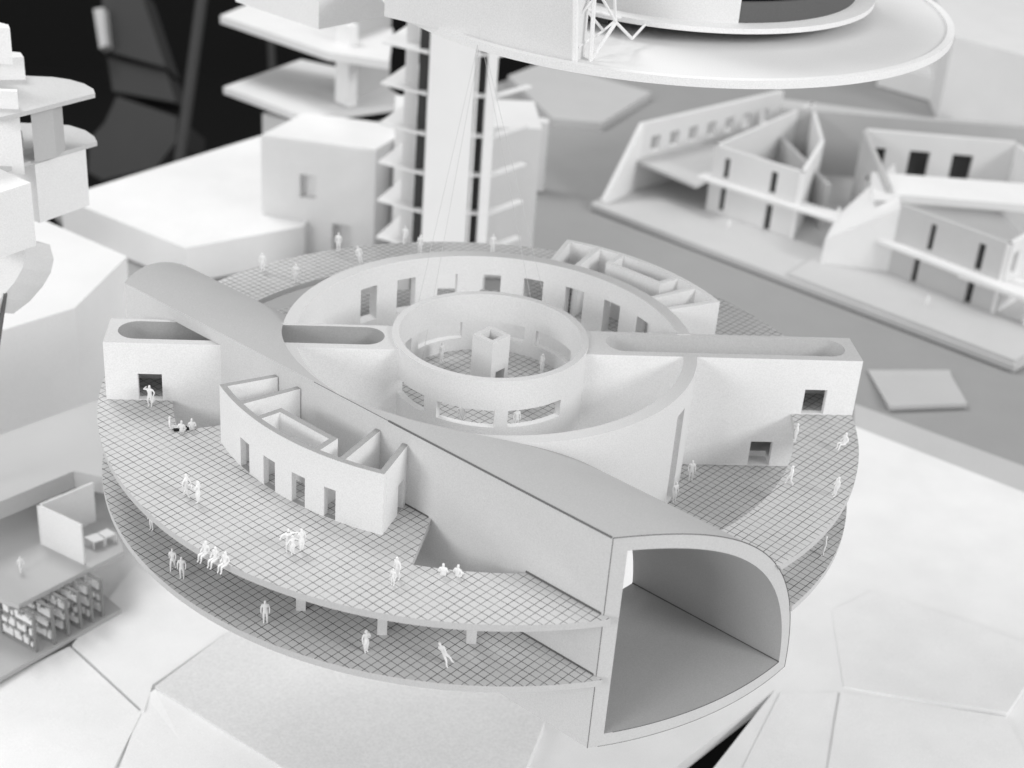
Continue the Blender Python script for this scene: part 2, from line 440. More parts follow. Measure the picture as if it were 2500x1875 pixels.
tag(MB().prism(back, ZG-1.2, ZG-.25).build('shaded_grey_ground', 'ground', smooth=False), kind='structure')  # grey ground whose tone also stands in for soft shade there
tag(MB().prism(front, ZG-1.2, ZG).build('white_base_board', 'baseboard', smooth=False), kind='structure')
tag(MB().box(-500, 500, -300, 420, -112, -110).build('room_floor', 'dark', smooth=False), kind='structure')
tag(MB().box(-500, 500, 420, 424, -110, 330).build('room_wall', 'dark', smooth=False), kind='structure')

# blurred dark furniture behind the model
def card_px(pts, depth, thick):
    """solid whose front outline faces the room at a given distance"""
    A = [atd(x, y, depth) for x, y in pts]; B = [p+FW*thick for p in A]
    mb = MB(); n = len(A)
    mb.face(A); mb.face(B[::-1])
    for i in range(n): mb.face([A[(i+1) % n], A[i], B[i], B[(i+1) % n]])
    return mb
chair = empty('swivel_chair', atd(330, 430, 330))
card_px([(245, -30), (340, -30), (405, 165), (262, 125)], 330, 14).build('backrest', 'shadowgrey', chair)
card_px([(228, 22), (252, 18), (262, 110), (243, 118)], 326, 5).build('arm_pad', 'greyboard', chair)
card_px([(262, 140), (405, 175), (430, 250), (275, 222)], 332, 14).build('lumbar_rest', 'shadowgrey', chair)
card_px([(285, 235), (432, 285), (430, 345), (380, 410), (250, 440), (215, 420), (218, 340), (255, 300)], 328, 30).build('seat', 'shadowgrey', chair)
tag(chair, 'dark blurred office chair standing in the black room behind the model', 'chair')
pole = MB().rod(atd(498, -40, 300), atd(438, 400, 300), 1.15, 10).build('tripod_pole', 'shadowgrey')
tag(pole, 'thin grey pole rising in front of the black background', 'pole')
post = MB().rod(atd(660, 70, 420), atd(665, 180, 420), 1.0, 8).build('dark_post', 'shadowgrey')
tag(post, 'faint dark post behind the blurred floor slabs', 'post')

def prism_px(mb, pts, zt, th): return mb.prism(pxpoly(pts, zt), zt-th, zt)

# ---- plates of the base relief
def plate(name, label, pts, mt='base', cat='plate', group=None):
    """folded plate: list of (px,py,z) top points, dropped to the board as a solid"""
    T = [at(x, y, z) for x, y, z in pts]; mb = MB()
    a = sum(T[i].x*T[(i+1) % len(T)].y-T[(i+1) % len(T)].x*T[i].y for i in range(len(T)))
    if a < 0: T = T[::-1]
    n = len(T); c = sum(T, Vector())/n
    for i in range(n): mb.face([T[i], T[(i+1) % n], c])
    for i in range(n):
        p, q = T[i], T[(i+1) % n]
        mb.face([(p.x, p.y, ZG), (q.x, q.y, ZG), q, p])
    mb.face([(p.x, p.y, ZG) for p in T[::-1]])
    return tag(mb.build(name, mt, smooth=False), label, cat, group)
plate('relief_plate', 'rough grey sloping plate under the front of the round model',
      [(378, 1676, -25.0), (560, 1540, -25.0), (1240, 1640, -25.0), (1330, 1760, -25.0), (1250, 1960, -25.0), (780, 1930, -25.0)], 'stone')
plate('relief_plate', 'smooth white wedge plate at the bottom edge left of centre',
      [(355, 1700, -25.4), (378, 1682, -25.2), (775, 1910, -25.1), (260, 1960, -25.9)])
plate('relief_plate', 'white plate with a seam below the bookshelves',
      [(345, 1740, -25.4), (170, 1578, -25.4), (-80, 1700, -25.6), (-80, 1950, -25.8), (240, 1950, -25.8)])
plate('relief_plate', 'white plate between the library slab and the round model',
      [(176, 1574, -25.3), (352, 1736, -25.3), (372, 1672, -25.3), (560, 1540, -25.3), (330, 1380, -25.3)])
plate('relief_plate', 'broad white plate in the bottom right corner',
      [(2052, 1690, -25.8), (2455, 1750, -25.6), (2560, 1950, -25.9), (2010, 1950, -25.9)], 'baseboard')
plate('relief_plate', 'folded white plate right of the dark gap at the bottom',
      [(1905, 1692, -25.9), (2045, 1690, -25.8), (1998, 1950, -25.85), (1775, 1950, -25.95)], 'baseboard')
plate('relief_plate', 'low white ridge right of the open vault mouth',
      [(2030, 1490, -25.97), (2130, 1440, -25.9), (2560, 1590, -25.4), (2460, 1738, -25.3), (2060, 1676, -25.95)], 'baseboard')
plate('ramp_block', 'small sloped ramp block standing on the base right of the long arm',
      [(2118, 905, -26.1), (2318, 905, -26.1), (2362, 985, -25.5), (2172, 992, -25.5)], 'midgrey', cat='block')

# ---- white blocks on the left
tag(prism_px(MB(), [(148, 482), (640, 330), (820, 420), (742, 552), (452, 606)], -21.5, 4.5).build('platform_block', 'bright', smooth=False),
    'broad bright white platform behind the far end of the vault', 'block')
def block_px(name, top, zt, zb, mt, label, cat='block'):
    return tag(MB().prism(pxpoly(top, zt), zb, zt).build(name, mt, smooth=False), label, cat)
block_px('faceted_block', [(96, 532), (310, 626), (182, 752), (-60, 826), (-60, 560)], -11.0, ZG, 'bright', 'big white block with a slanted corner at the left edge')
block_px('low_block', [(0, 1062), (262, 968), (275, 1170), (180, 1150), (-60, 1250), (-60, 1080)], -17.0, -18.6, 'topcard', 'grey shaded roof slab over the library at the left edge')

# ---- box building behind the far deck
zb, zt = -24.0, -11.6
p0 = at(910, 618, zb); q0 = at(918, 372, zt); q1 = at(637, 335, zt); q3 = at(742, 280, zt)
v = q3-q1
bx = empty('box_building', p0); tag(bx, 'plain white box building with a small window left of the central tower', 'building')
P_ = [Vector((q0.x, q0.y)), Vector((q1.x, q1.y)), Vector((q1.x+v.x, q1.y+v.y)), Vector((q0.x+v.x, q0.y+v.y))]
body = MB().prism(P_, ZG, zt).build('wall', 'card', bx, smooth=False)
# window and doorway cut into the left face
ex = (P_[1]-P_[0]); L_ = ex.length; ex = ex/L_; nn = Vector((-ex.y, ex.x))
if nn.dot(P_[3]-P_[0]) < 0: nn = -nn
def facebox(a, b, z0, z1, dep):
    A = P_[0]+ex*L_*a-nn*.5; B = P_[0]+ex*L_*b-nn*.5
    return MB().prism([A, B, B+nn*(dep+.5), A+nn*(dep+.5)], z0, z1)
cut(body, [facebox(.52, .66, -18.6, -15.6, 1.2), facebox(.2, .37, ZG-.5, -21.4, 1.5)])
MB().prism([P_[0]+ex*.1+nn*.1, P_[1]-ex*.1+nn*.1, P_[2]-ex*.1-nn*.1, P_[3]+ex*.1-nn*.1], zt+.01, zt+.3).build('roof', 'bright', bx, smooth=False)

# ---- central tower with floor plates
tw = empty('slab_tower', (0.6, 70, ZG)); tag(tw, 'tall white tower with thin floor plates rising behind the round model', 'tower')
def tp(px, py): 
    v_ = ray(px, py); t_ = (70.0-CAM.y)/v_.y; return CAM+v_*t_
xl, xr = tp(1041, 330).x, tp(1152, 330).x
ztop = tp(1100, 60).z+1
MB().box(xl, xr, 70, 71.2, ZG, ztop).build('front_slab', 'card', tw, smooth=False)
MB().box(xl-1.0, xl-.02, 71.5, 72.2, ZG, ztop).build('gap_shade', 'shadowgrey', tw, smooth=False)  # near-black panels put shade into the gaps beside the slab
MB().box(xr+.02, xr+1.25, 71.5, 72.2, ZG, ztop).build('gap_shade', 'shadowgrey', tw, smooth=False)
MB().box(xl-2.4, xl-1.0, 73.6, 74.2, ZG, ztop).build('side_panel', 'card', tw, smooth=False)
MB().box(xr+1.25, xr+2.3, 69.8, 71.3, ZG, ztop).build('pillar', 'card', tw, smooth=False)
MB().rod((xr+.25, 70.2, ZG), (xr+.25, 70.2, ztop), .12, 6).build('stair_post', 'bright', tw)
zl = tp(1037, 520).z
for k in range(-1, 6):
    z_ = zl+k*4.48
    if z_ > ztop-1: break
    MB().prism([(xl-5.0, 73.5), (xl-.1, 70.3), (xl-.1, 81), (xl-2.2, 80)], z_-.22, z_).build('floor_plate', 'card', tw, smooth=False)
    MB().prism([(xr+2.32, 70.3), (xr+6.6, 74.5), (xr+6.1, 75.1), (xr+2.32, 71.5)], z_-.22, z_).build('floor_plate', 'card', tw, smooth=False)
    MB().box(xr+.02, xr+1.24, 70.4, 71.4, z_-.2, z_).build('stair_tread', 'bright', tw, smooth=False)
MB().box(xl-3.0, xr+9.0, 82, 92, ZG, zl+6).build('rear_block', 'card', tw, smooth=False)

# ---- blurred slab building between the chair and the tower
sb = empty('slab_building', atd(750, 300, 215)); tag(sb, 'blurred white building of jutting floor slabs in front of the black room', 'building')
def slab_d(name, pts, depth, th, mt='card'):
    z_ = atd(*pts[0], depth).z
    return MB().prism(pxpoly(pts, z_), z_-th, z_).build(name, mt, sb, smooth=False)
slab_d('floor_slab', [(545, 212), (735, 145), (900, 180), (1000, 250), (742, 285)], 215, 1.0)
slab_d('floor_slab', [(537, 38), (610, 8), (960, 70), (950, 150), (800, 128)], 215, 1.1)
MB().wall(atd(818, 250, 212), atd(850, 256, 210), atd(830, 255, 211).z, atd(818, 60, 212).z+2, 1.5).build('pillar', 'bright', sb, smooth=False)
MB().wall(atd(852, 262, 214), atd(950, 230, 222), atd(852, 262, 214).z-1, atd(852, 50, 214).z+2, .8).build('wall', 'greyboard', sb, smooth=False)
MB().wall(atd(640, 262, 214), atd(825, 300, 208), atd(640, 262, 214).z-6, atd(640, 258, 214).z-1.1, 3).build('wall', 'card', sb, smooth=False)

# ---- raised structure above: long wall, truss, big disc
up = empty('raised_disc_structure', (13.2, 24, 23.5)); tag(up, 'raised white structure with a wide thin disc and a lattice, top right', 'structure')
ZD = 24.0
w0 = at(938, 40, ZD); w1 = at(1400, 152, ZD)
MB().wall(w1, w0, ZD, 46, -1.4).build('long_wall', 'card', up, smooth=False)
dc = (13.1, 24.0)
MB().prism(disc(20.6, 160, dc), ZD-.3, ZD).build('dish', 'card', up)
MB().arc(20.25, 20.75, ZD-.4, ZD+.12, -180, 180, (), 2.5, ctr=dc).build('dish_rim', 'bright', up)
fc = (14.6, 23.9); ANG = -84
MB().arc(11.2, 13.55, 25.0, 25.35, -180, 180, (), 2.5, ctr=fc).build('flange', 'bright', up)
MB().arc(11.9, 12.3, 25.35, 34, -126, ANG, (), 2.5, ctr=fc).build('drum_wall', 'card', up)
MB().arc(11.3, 11.6, 24.05, 34, -178, -126, (), 2.5, ctr=fc).build('interior_shade', 'slate', up)  # dark sheet standing in for the unlit space behind the lattice
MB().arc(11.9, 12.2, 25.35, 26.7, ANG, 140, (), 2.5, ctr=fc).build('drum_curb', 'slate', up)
MB().arc(9.6, 9.9, 25.2, 36, -160, 140, (), 2.5, ctr=fc).build('inner_shade', 'black', up)  # black wall and floor stand in for the drum's unlit inside
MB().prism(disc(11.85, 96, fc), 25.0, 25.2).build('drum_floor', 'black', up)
wp = Vector((w1.x, w1.y, 0))
def tpnt(px, py, dd=0.0):
    """point on the upright plane through the wall's near end"""
    n_ = Vector((FW.x, FW.y, 0)).normalized(); v_ = ray(px, py); t_ = ((wp-CAM).dot(n_)+dd)/v_.dot(n_); return CAM+v_*t_
Z5 = lambda x, y: (1100+x*.633, y*.633)
for (a, b, da, db, r) in (((482, -30), (478, 238), 0, 0, .2), ((556, -40), (540, 236), .6, .6, .14), ((580, -15), (638, 86), .6, 2, .1),
                          ((638, 86), (540, 232), 2, .6, .12), ((638, 86), (700, 150), 2, 4, .1), ((700, 150), (750, 95), 4, 6, .09),
                          ((522, 38), (590, 118), 1, 3, .09), ((590, 118), (492, 182), 3, .4, .08), ((590, 118), (640, 75), 3, 4, .08),
                          ((632, -20), (636, 84), 2, 2, .1), ((525, 36), (655, 68), 1, 5, .09), ((500, 60), (548, 0), .5, .6, .08)):
    MB().rod(tpnt(*Z5(*a), da), tpnt(*Z5(*b), db), r, 6).build('lattice_rod', 'bright', up)
tag(MB().prism(pxpoly([(575, 4), (778, 72), (940, 40), (760, -40)], 20.0), 20.0, 32).build('hanging_box', 'bright', smooth=False),
    'white box hanging at the top edge left of the long wall', 'box')

# threads that carry the disc
apex = at(1174, 106, ZD)
for k, (px, py, z_, lb) in enumerate(((1022, 738, 8.1, 'thin grey thread ending on the drum rim at its far left'), (1031, 878, HU, 'thin grey thread dropping inside the drum, left of the square shaft'),
                                      (1322, 866, HU, 'thin grey thread dropping inside the drum, right of the square shaft'), (1331, 736, 8.1, 'thin grey thread ending on the drum rim at its far right'))):
    e_ = at(px, py, z_)
    tag(MB().rod(apex+Vector(((k-1.5)*.12, 0, 0)), e_, .014, 5).build('suspension_thread', 'thread'), lb, 'thread', 'threads holding the round model')

# ---- courtyard building on the right; greyer cards carry the shade over it
ct = empty('courtyard_building', at(1900, 600, -25.2)); tag(ct, 'large blurred white courtyard building with wedge blocks on a plinth, right', 'building')
ZP = -25.2
prism_px(MB(), [(1442, 497), (2478, 893), (2600, 830), (2600, 330), (1900, 240)], ZP, .8).build('plinth', 'topcard', ct, smooth=False)
prism_px(MB(), [(1925, 668), (2478, 880), (2600, 800), (2600, 640), (2100, 560)], ZP+.45, .44).build('plinth_step', 'topcard', ct, smooth=False)
def upwall(a, b, zb_, h, t_, holes=(), name='wall', mt='card', top=None):
    """wall from base pixels a to b on height zb_, holes as (f0,f1,z0,z1) fractions along it"""
    p = at(*a, zb_); q = at(*b, zb_); L = (q-p).length; dv = (q-p)/L; n_ = Vector((-dv.y, dv.x, 0))*t_
    fn = lambda t__, s_, z: tuple(Vector((p.x, p.y, 0))+Vector((dv.x, dv.y, 0))*t__+(n_ if not s_ else n_*0)+Vector((0, 0, z)))
    T = sorted({0, L} | {f*L for h_ in holes for f in h_[:2]}); Z = sorted({zb_, zb_+h} | {zb_+z for h_ in holes for z in h_[2:]})
    mb = MB().cells(fn, T, Z, lambda t__, z: not any(h_[0]*L < t__ < h_[1]*L and zb_+h_[2] < z < zb_+h_[3] for h_ in holes))
    return mb.build(name, mt, ct, smooth=False)
# long rear wall with a row of small windows and its sloping end
upwall((1555, 462), (1890, 372), ZP, 9.5, .8, [(.06+.13*k, .12+.13*k, 5.2, 7.4) for k in range(7)], 'window_wall')
a_ = at(1478, 500, ZP); b_ = at(1555, 462, ZP); nn_ = (b_-a_).normalized()
ez = MB(); w_ = Vector((-nn_.y, nn_.x, 0))*.8
Q = [a_, b_, b_+Vector((0, 0, 9.5)), a_+Vector((0, 0, .5))]
ez.face(Q); ez.face([q+w_ for q in Q[::-1]])
for i in range(4): ez.face([Q[(i+1) % 4], Q[i], Q[i]+w_, Q[(i+1) % 4]+w_])
ez.build('sloping_wall', 'bright', ct, smooth=False)
prism_px(MB(), [(1545, 386), (1700, 452), (1760, 420), (1850, 345), (1660, 350)], ZP+4.6, .5).build('balcony_slab', 'topcard', ct, smooth=False)
# wedge block left
b0, b1, b2 = (1722, 512), (1936, 584), (1985, 500)
upwall(b0, b1, ZP, 9.3, .5, [(.14, .2, .6, 4.0), (.66, .73, 0.02, 3.6), (.14, .2, 5.2, 8.0), (.66, .73, 5.2, 8.2)], 'wedge_front', 'card')
upwall(b1, b2, ZP, 9.3, .5, (), 'wedge_side', 'bright')
upwall((1722, 512), (1960, 395), ZP, 9.3, -.5, (), 'wedge_side', 'card')
upwall((1985, 500), (1960, 395), ZP, 9.3, .5, (), 'wedge_side', 'card')
prism_px(MB(), [(1702, 430), (1722, 420), (2090, 530), (2080, 550)], ZP+4.7, .45).build('belt_slab', 'bright', ct, smooth=False)
# courtyard walls
upwall((1885, 415), (2560, 470), ZP, 9.4, 1.4, (), 'rear_wall', 'greyboard')
upwall((1880, 420), (2010, 560), ZP, 6.4, -.6, (), 'court_wall', 'greyboard')
upwall((2085, 490), (2440, 520), ZP, 10.4, .8, [(.03, .15, 2.9, 8.0), (.31, .45, 2.9, 8.0), (.6, .74, 2.9, 8.0)], 'hall_wall', 'card')
upwall((2140, 640), (2085, 490), ZP, 10.4, .6, [(.2, .4, 1, 7), (.55, .75, 1, 7)], 'hall_side', 'greyboard')
upwall((2440, 520), (2560, 640), ZP, 10.2, .6, (), 'hall_side', 'card')
prism_px(MB(), [(2128, 420), (2560, 452), (2560, 505), (2130, 470)], ZP+9.4, 1.0).build('roof_band', 'bright', ct, smooth=False)
# wedge block right
c0_, c1_ = (2165, 672), (2425, 775)
upwall(c0_, c1_, ZP, 9.6, .5, [(.22, .27, .4, 4.2), (.72, .78, .4, 4.2), (.3, .35, 5.2, 8.6), (.74, .8, 5.0, 8.4)], 'wedge_front', 'topcard')
upwall(c1_, (2560, 690), ZP, 9.6, .5, [(.1, .2, 5, 8)], 'wedge_side', 'bright')
prism_px(MB(), [(2118, 575), (2140, 560), (2560, 720), (2560, 750)], ZP+4.7, .45).build('belt_slab', 'bright', ct, smooth=False)
prism_px(MB(), [(2340, 668), (2420, 640), (2560, 690), (2560, 748)], ZP+4.4, .5).build('canopy', 'bright', ct, smooth=False)
for (x, y) in ((2393, 752), (2500, 800)):
    p = at(x, y, ZP); MB().box(p.x-.35, p.x+.35, p.y-.35, p.y+.35, ZP+.5, ZP+4.0).build('column', 'bright', ct, smooth=False)
# sloping white wing between the wedges
g = [at(2002, 650, ZP), at(2165, 672, ZP), at(2150, 560, ZP), at(2030, 600, ZP)]
mb = MB(); H = [1.5+2.2, 9.2, 9.4, 4.2]; Tt = [Vector((p.x, p.y, ZP+h)) for p, h in zip(g, H)]
for i in range(4): mb.face([g[i], g[(i+1) % 4], Tt[(i+1) % 4], Tt[i]])
mb.face(Tt); mb.face(g[::-1]); mb.build('sloping_wing', 'bright', ct, smooth=False)
# dark sheets behind slits and hall windows, standing in for unlit rooms
def shade_sheet(a, b, zb_, f0, f1, z0, z1, back_):
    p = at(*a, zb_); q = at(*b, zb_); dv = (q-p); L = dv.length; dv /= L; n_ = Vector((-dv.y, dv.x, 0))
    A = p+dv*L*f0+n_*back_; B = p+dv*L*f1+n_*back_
    return MB().wall(A, B, zb_+z0, zb_+z1, .12).build('opening_shade', 'shadowgrey', ct, smooth=False)
for f0, f1, z0, z1 in ((.13, .21, .55, 4.05), (.65, .74, .05, 3.65), (.13, .21, 5.15, 8.05), (.65, .74, 5.15, 8.25)): shade_sheet(b0, b1, ZP, f0, f1, z0, z1, .52)
for f0, f1, z0, z1 in ((.21, .28, .4, 4.25), (.71, .79, .4, 4.25), (.29, .36, 5.15, 8.65), (.73, .81, 4.95, 8.45)): shade_sheet(c0_, c1_, ZP, f0, f1, z0, z1, .52)
for f0, f1 in ((.01, .17), (.29, .47), (.58, .76)): shade_sheet((2085, 490), (2440, 520), ZP, f0, f1, 2.5, 8.3, 1.6)
# far structures along the top right
tag(prism_px(MB(), [(2150, 155), (2560, 268), (2620, 140), (2330, 95)], -22.0, 4).build('terrace_block', 'card', smooth=False), 'long blurred white terrace behind the courtyard building', 'block')
tag(prism_px(MB(), [(2330, 90), (2240, -90), (2760, -90), (2700, 190)], -12.0, 14).build('terrace_block', 'card', smooth=False), 'blurred white block in the top right corner', 'block')
block_px('slab_pile', [(1240, 185), (1330, 150), (1590, 225), (1470, 300), (1350, 290)], -24.9, ZG-.3, 'midgrey', 'blurred low white shapes right of the tower')
block_px('low_wall', [(1205, 275), (1340, 290), (1340, 300), (1210, 290)], -16.0, ZG, 'card', 'low blurred white wall between tower and courtyard building', 'wall')

# ---- tower at the left edge
lt = empty('stepped_tower', at(40, 1000, ZG)); tag(lt, 'tower of rounded floor slabs and boxes on a lattice leg, left edge', 'tower')
def lslab(pts, z_, th, name='floor_slab', mt='topcard'): return prism_px(MB(), pts, z_, th).build(name, mt, lt, smooth=False)
z1 = atd(60, 240, 101).z
arcp = [(232, 228), (228, 217), (205, 204), (170, 194), (130, 188), (65, 185), (-60, 182)]
lslab([(44, 276)]+arcp+[(-60, 300)], z1, .3)
arcp2 = [(237, 346), (230, 333), (208, 318), (170, 306), (120, 302), (-60, 296)]
z2 = z1-4.0
lslab([(50, 400)]+arcp2+[(-60, 430)], z2, .3)
def lbox(name, top, zt_, zb_, mt='bright'): return MB().prism(pxpoly(top, zt_), zb_, zt_).build(name, mt, lt, smooth=False)
lbox('step_box', [(24, 69), (-60, 64), (-60, 40), (20, 60)], z1+4.1, z1+1.6)
lbox('step_box', [(58, 140), (-60, 141), (-60, 118), (50, 128)], z1+1.6, z1+.01)
lbox('side_wall', [(42, 224), (-60, 219), (-60, 214), (42, 218)], z1+1.2, z2-.55)
lbox('partition', [(74, 268), (128, 258), (150, 240), (100, 238)], z1-.31, z2+.01, 'greyboard')
lbox('lower_box', [(209, 362), (85, 402), (20, 380), (120, 330)], z2-.31, z2-4.6, 'bright')
lbox('lower_box', [(75, 446), (-60, 490), (-60, 400), (0, 412)], atd(60, 446, 97).z, atd(60, 446, 97).z-4.4, 'bright')
fz = atd(20, 640, 99)
fin = MB()
A = [atd(x, y, 99) for x, y in ((-40, 560), (52, 585), (62, 622), (55, 655), (35, 690), (2, 728), (-40, 760))]; B = [p+FW*3.5+RX*.8 for p in A]
fin.face(A); fin.face(B[::-1])
for i in range(len(A)): fin.face([A[(i+1) % len(A)], A[i], B[i], B[(i+1) % len(A)]])
fin.build('curved_fin', 'card', lt, smooth=False)
# raking lattice leg, standing on the base outside the picture
t1 = atd(13, 718, 99); g_ = at(-75, 1330, ZG); sh_ = Vector((RX.x, RX.y, 0)).normalized()*-1.9
cA = lambda f: t1+(g_-t1)*f
cB = lambda f: cA(f)+sh_
for c_ in (cA, cB): MB().rod(c_(0), c_(1), .14, 6).build('lattice_rod', 'seam', lt)
nl = 14
for k in range(nl):
    f0, f1 = k/nl, (k+1)/nl
    p, q = (cA(f0), cB(f1)) if k % 2 else (cB(f0), cA(f1))
    MB().rod(p, q, .1, 6).build('lattice_rod', 'seam', lt)
    if k: MB().rod(cA(f0), cB(f0), .08, 6).build('lattice_rod', 'seam', lt)

# ---- library level at the lower left
lb = empty('library_model', at(150, 1420, -21.0)); tag(lb, 'grey card library floor with white partitions at the lower left', 'model')
ZL = -21.0
prism_px(MB(), [(45, 1476), (301, 1345), (262, 1175), (-60, 1100), (-60, 1440)], ZL, .45).build('floor_slab', 'greyboard', lb, smooth=False)
ZS = -24.9
prism_px(MB(), [(-80, 1700), (296, 1487), (240, 1440), (60, 1420), (-80, 1500)], ZS, .4).build('lower_slab', 'greyboard', lb, smooth=False)
def lwall(a, b, z_, ya, t_=.18, mt='bright', name='partition'):
    p = at(*a, z_); q = at(*b, z_)
    hgt = next(h*.05 for h in range(1, 200) if (lambda P: 937.5-F_PX*(P-CAM).dot(UP)/(P-CAM).dot(FW))(p+Vector((0, 0, h*.05))) <= ya)
    return MB().wall(p, q, z_, z_+hgt, t_).build(name, mt, lb, smooth=False)
lwall((99, 1328), (205, 1379), ZL, 1233)
lwall((99, 1328), (232, 1270), ZL, 1233, -.18)
lwall((112, 1216), (150, 1234), ZL, 1192)
lwall((45, 1234), (165, 1200), ZL, 1160, .3, 'greyboard')

# ------------------------------------------------------------------ figurines
def skin_mesh(name, pts, edges, rad, root=0):
    me = bpy.data.meshes.new(name); me.from_pydata(pts, edges, [])
    o = bpy.data.objects.new(name, me); col.objects.link(o)
    md = o.modifiers.new('s', 'SKIN'); md.use_smooth_shade = True
    sv = me.skin_vertices[0].data
    for i, r in enumerate(rad):
        sv[i].radius = (r, r) if not isinstance(r, tuple) else r
        sv[i].use_root = (i == root)
    o.modifiers.new('u', 'SUBSURF').levels = 1
    bpy.context.view_layer.update()
    dg = bpy.context.evaluated_depsgraph_get()
    out = bpy.data.meshes.new_from_object(o.evaluated_get(dg), depsgraph=dg)
    bpy.data.objects.remove(o); bpy.data.meshes.remove(me)
    out.name = name; out.materials.clear(); out.materials.append(M['figure'])
    out.transform(Matrix.Scale(S, 4)); out.polygons.foreach_set('use_smooth', [True]*len(out.polygons)); out.update()
    return out
def person(kind):
    """about 1.5 units tall, feet at the origin, facing -y"""
    H = {}
    def add(n, p, r): H[n] = (p, r)
    add('pel', (0, 0, .76), (.125, .095)); add('wai', (0, 0, .93), (.11, .085)); add('che', (0, .005, 1.12), (.145, .1)); add('nek', (0, 0, 1.255), .05)
    add('hd1', (0, -.01, 1.33), (.075, .085)); add('hd2', (0, -.01, 1.43), (.08, .09)); add('hd3', (0, -.005, 1.49), .045)
    for sg, t_ in ((-1, 'l'), (1, 'r')):
        add('sh'+t_, (sg*.17, 0, 1.19), .062); add('el'+t_, (sg*.225, .02, .95), .047); add('ha'+t_, (sg*.225, -.05, .75), .036); add('fi'+t_, (sg*.222, -.07, .67), .03)
        add('hi'+t_, (sg*.085, 0, .7), .088); add('kn'+t_, (sg*.09, -.015, .4), .062); add('an'+t_, (sg*.09, .01, .08), .042); add('to'+t_, (sg*.1, -.12, .03), .035)
    def mv(n, x, y, z): H[n] = ((x, y, z), H[n][1])
    if kind == 'walk':
        mv('knl', -.09, -.14, .42); mv('anl', -.09, -.16, .1); mv('tol', -.09, -.28, .05)
        mv('knr', .09, .03, .38); mv('anr', .09, .22, .12); mv('tor', .09, .15, .02)
        mv('ell', -.22, .1, .97); mv('hal', -.22, .1, .78); mv('fil', -.21, .08, .7); mv('elr', .22, -.08, .98); mv('har', .2, -.18, .85); mv('fir', .19, -.24, .8)
    if kind == 'point':
        mv('ell', -.38, -.02, 1.12); mv('hal', -.46, -.08, 1.0); mv('fil', -.5, -.1, .94); mv('elr', .36, -.04, 1.16); mv('har', .5, -.1, 1.2); mv('fir', .57, -.12, 1.22)
    if kind == 'scratch':
        mv('ell', -.37, -.05, 1.16); mv('hal', -.2, -.1, 1.36); mv('fil', -.12, -.1, 1.42)
        mv('knl', -.12, -.06, .41); mv('elr', .3, .03, .98)
    if kind == 'sit':
        for sg, t_ in ((-1, 'l'), (1, 'r')):
            mv('hi'+t_, sg*.09, -.06, .72); mv('kn'+t_, sg*.1, -.42, .76); mv('an'+t_, sg*.1, -.45, .42); mv('to'+t_, sg*.1, -.55, .36)
            mv('el'+t_, sg*.24, .03, .98); mv('ha'+t_, sg*.2, -.16, .86); mv('fi'+t_, sg*.17, -.25, .83)
    if kind in ('dress', 'girl'):
        H['pel'] = (H['pel'][0], (.15, .12)); H['wai'] = (H['wai'][0], (.095, .08)); H['hd1'] = ((0, .02, 1.3), (.085, .11)); H['hd2'] = ((0, .0, 1.42), (.09, .1))
        for t_ in 'lr': 
            H['hi'+t_] = (H['hi'+t_][0], .13); H['kn'+t_] = (H['kn'+t_][0], .11)
        mv('knl', -.06, 0, .45); mv('knr', .06, 0, .45); mv('anl', -.05, 0, .1); mv('anr', .05, 0, .1)
        mv('elr', .22, -.06, .98); mv('har', .1, -.17, 1.05); mv('fir', .03, -.18, 1.12)
    if kind == 'girl':
        mv('ell', -.32, -.03, 1.02); mv('hal', -.44, -.06, .92); mv('fil', -.5, -.07, .88); mv('elr', .32, -.03, 1.05); mv('har', .45, -.06, 1.06); mv('fir', .5, -.06, 1.1)
    names = list(H); ix = {n: i for i, n in enumerate(names)}
    E = [('pel', 'wai'), ('wai', 'che'), ('che', 'nek'), ('nek', 'hd1'), ('hd1', 'hd2'), ('hd2', 'hd3')]
    for t_ in 'lr': E += [('che', 'sh'+t_), ('sh'+t_, 'el'+t_), ('el'+t_, 'ha'+t_), ('ha'+t_, 'fi'+t_), ('pel', 'hi'+t_), ('hi'+t_, 'kn'+t_), ('kn'+t_, 'an'+t_), ('an'+t_, 'to'+t_)]
    return skin_mesh('figure_'+kind, [H[n][0] for n in names], [(ix[a], ix[b]) for a, b in E], [H[n][1] for n in names])
PM = {k: person(k) for k in ('stand', 'walk', 'point', 'scratch', 'sit', 'dress', 'girl')}
bagm = MB(); bagm.prism([(-.06, -.17), (.06, -.17), (.06, .17), (-.06, .17)], 0, .2); bagm.rod((0, -.1, .2), (0, 0, .3), .02, 5); bagm.rod((0, .1, .2), (0, 0, .3), .02, 5)
bag_proto = None
def figure(kind, px, py, z_, face, label, size=1.0, tilt=(0, 0), group=None, bag=False, seat=False, at_=None):
    """face: heading in degrees of the plan direction the figure looks to"""
    global bag_proto
    p = at(px, py, z_) if at_ is None else Vector(at_)
    o = bpy.data.objects.new('figurine', PM[kind]); col.objects.link(o)
    o.location = Vector((p.x, p.y, p.z-(.66*size if seat else 0)))*S
    o.rotation_euler = (radians(tilt[0]), radians(tilt[1]), radians(face+90))
    o.scale = (size, size, size)
    tag(o, label, 'figurine', group)
    if bag:
        if bag_proto is None: bag_proto = bagm.build('bag', 'figure', smooth=False).data; bpy.data.objects.remove(bpy.data.objects['bag'])
        b = bpy.data.objects.new('bag', bag_proto); col.objects.link(b); b.parent = o; b.location = (.235*S, -.06*S, .42*S)
    return o
G1 = 'white figurines on the tiled decks'
fg = lambda *a, **k: figure(*a, group=G1, **k)
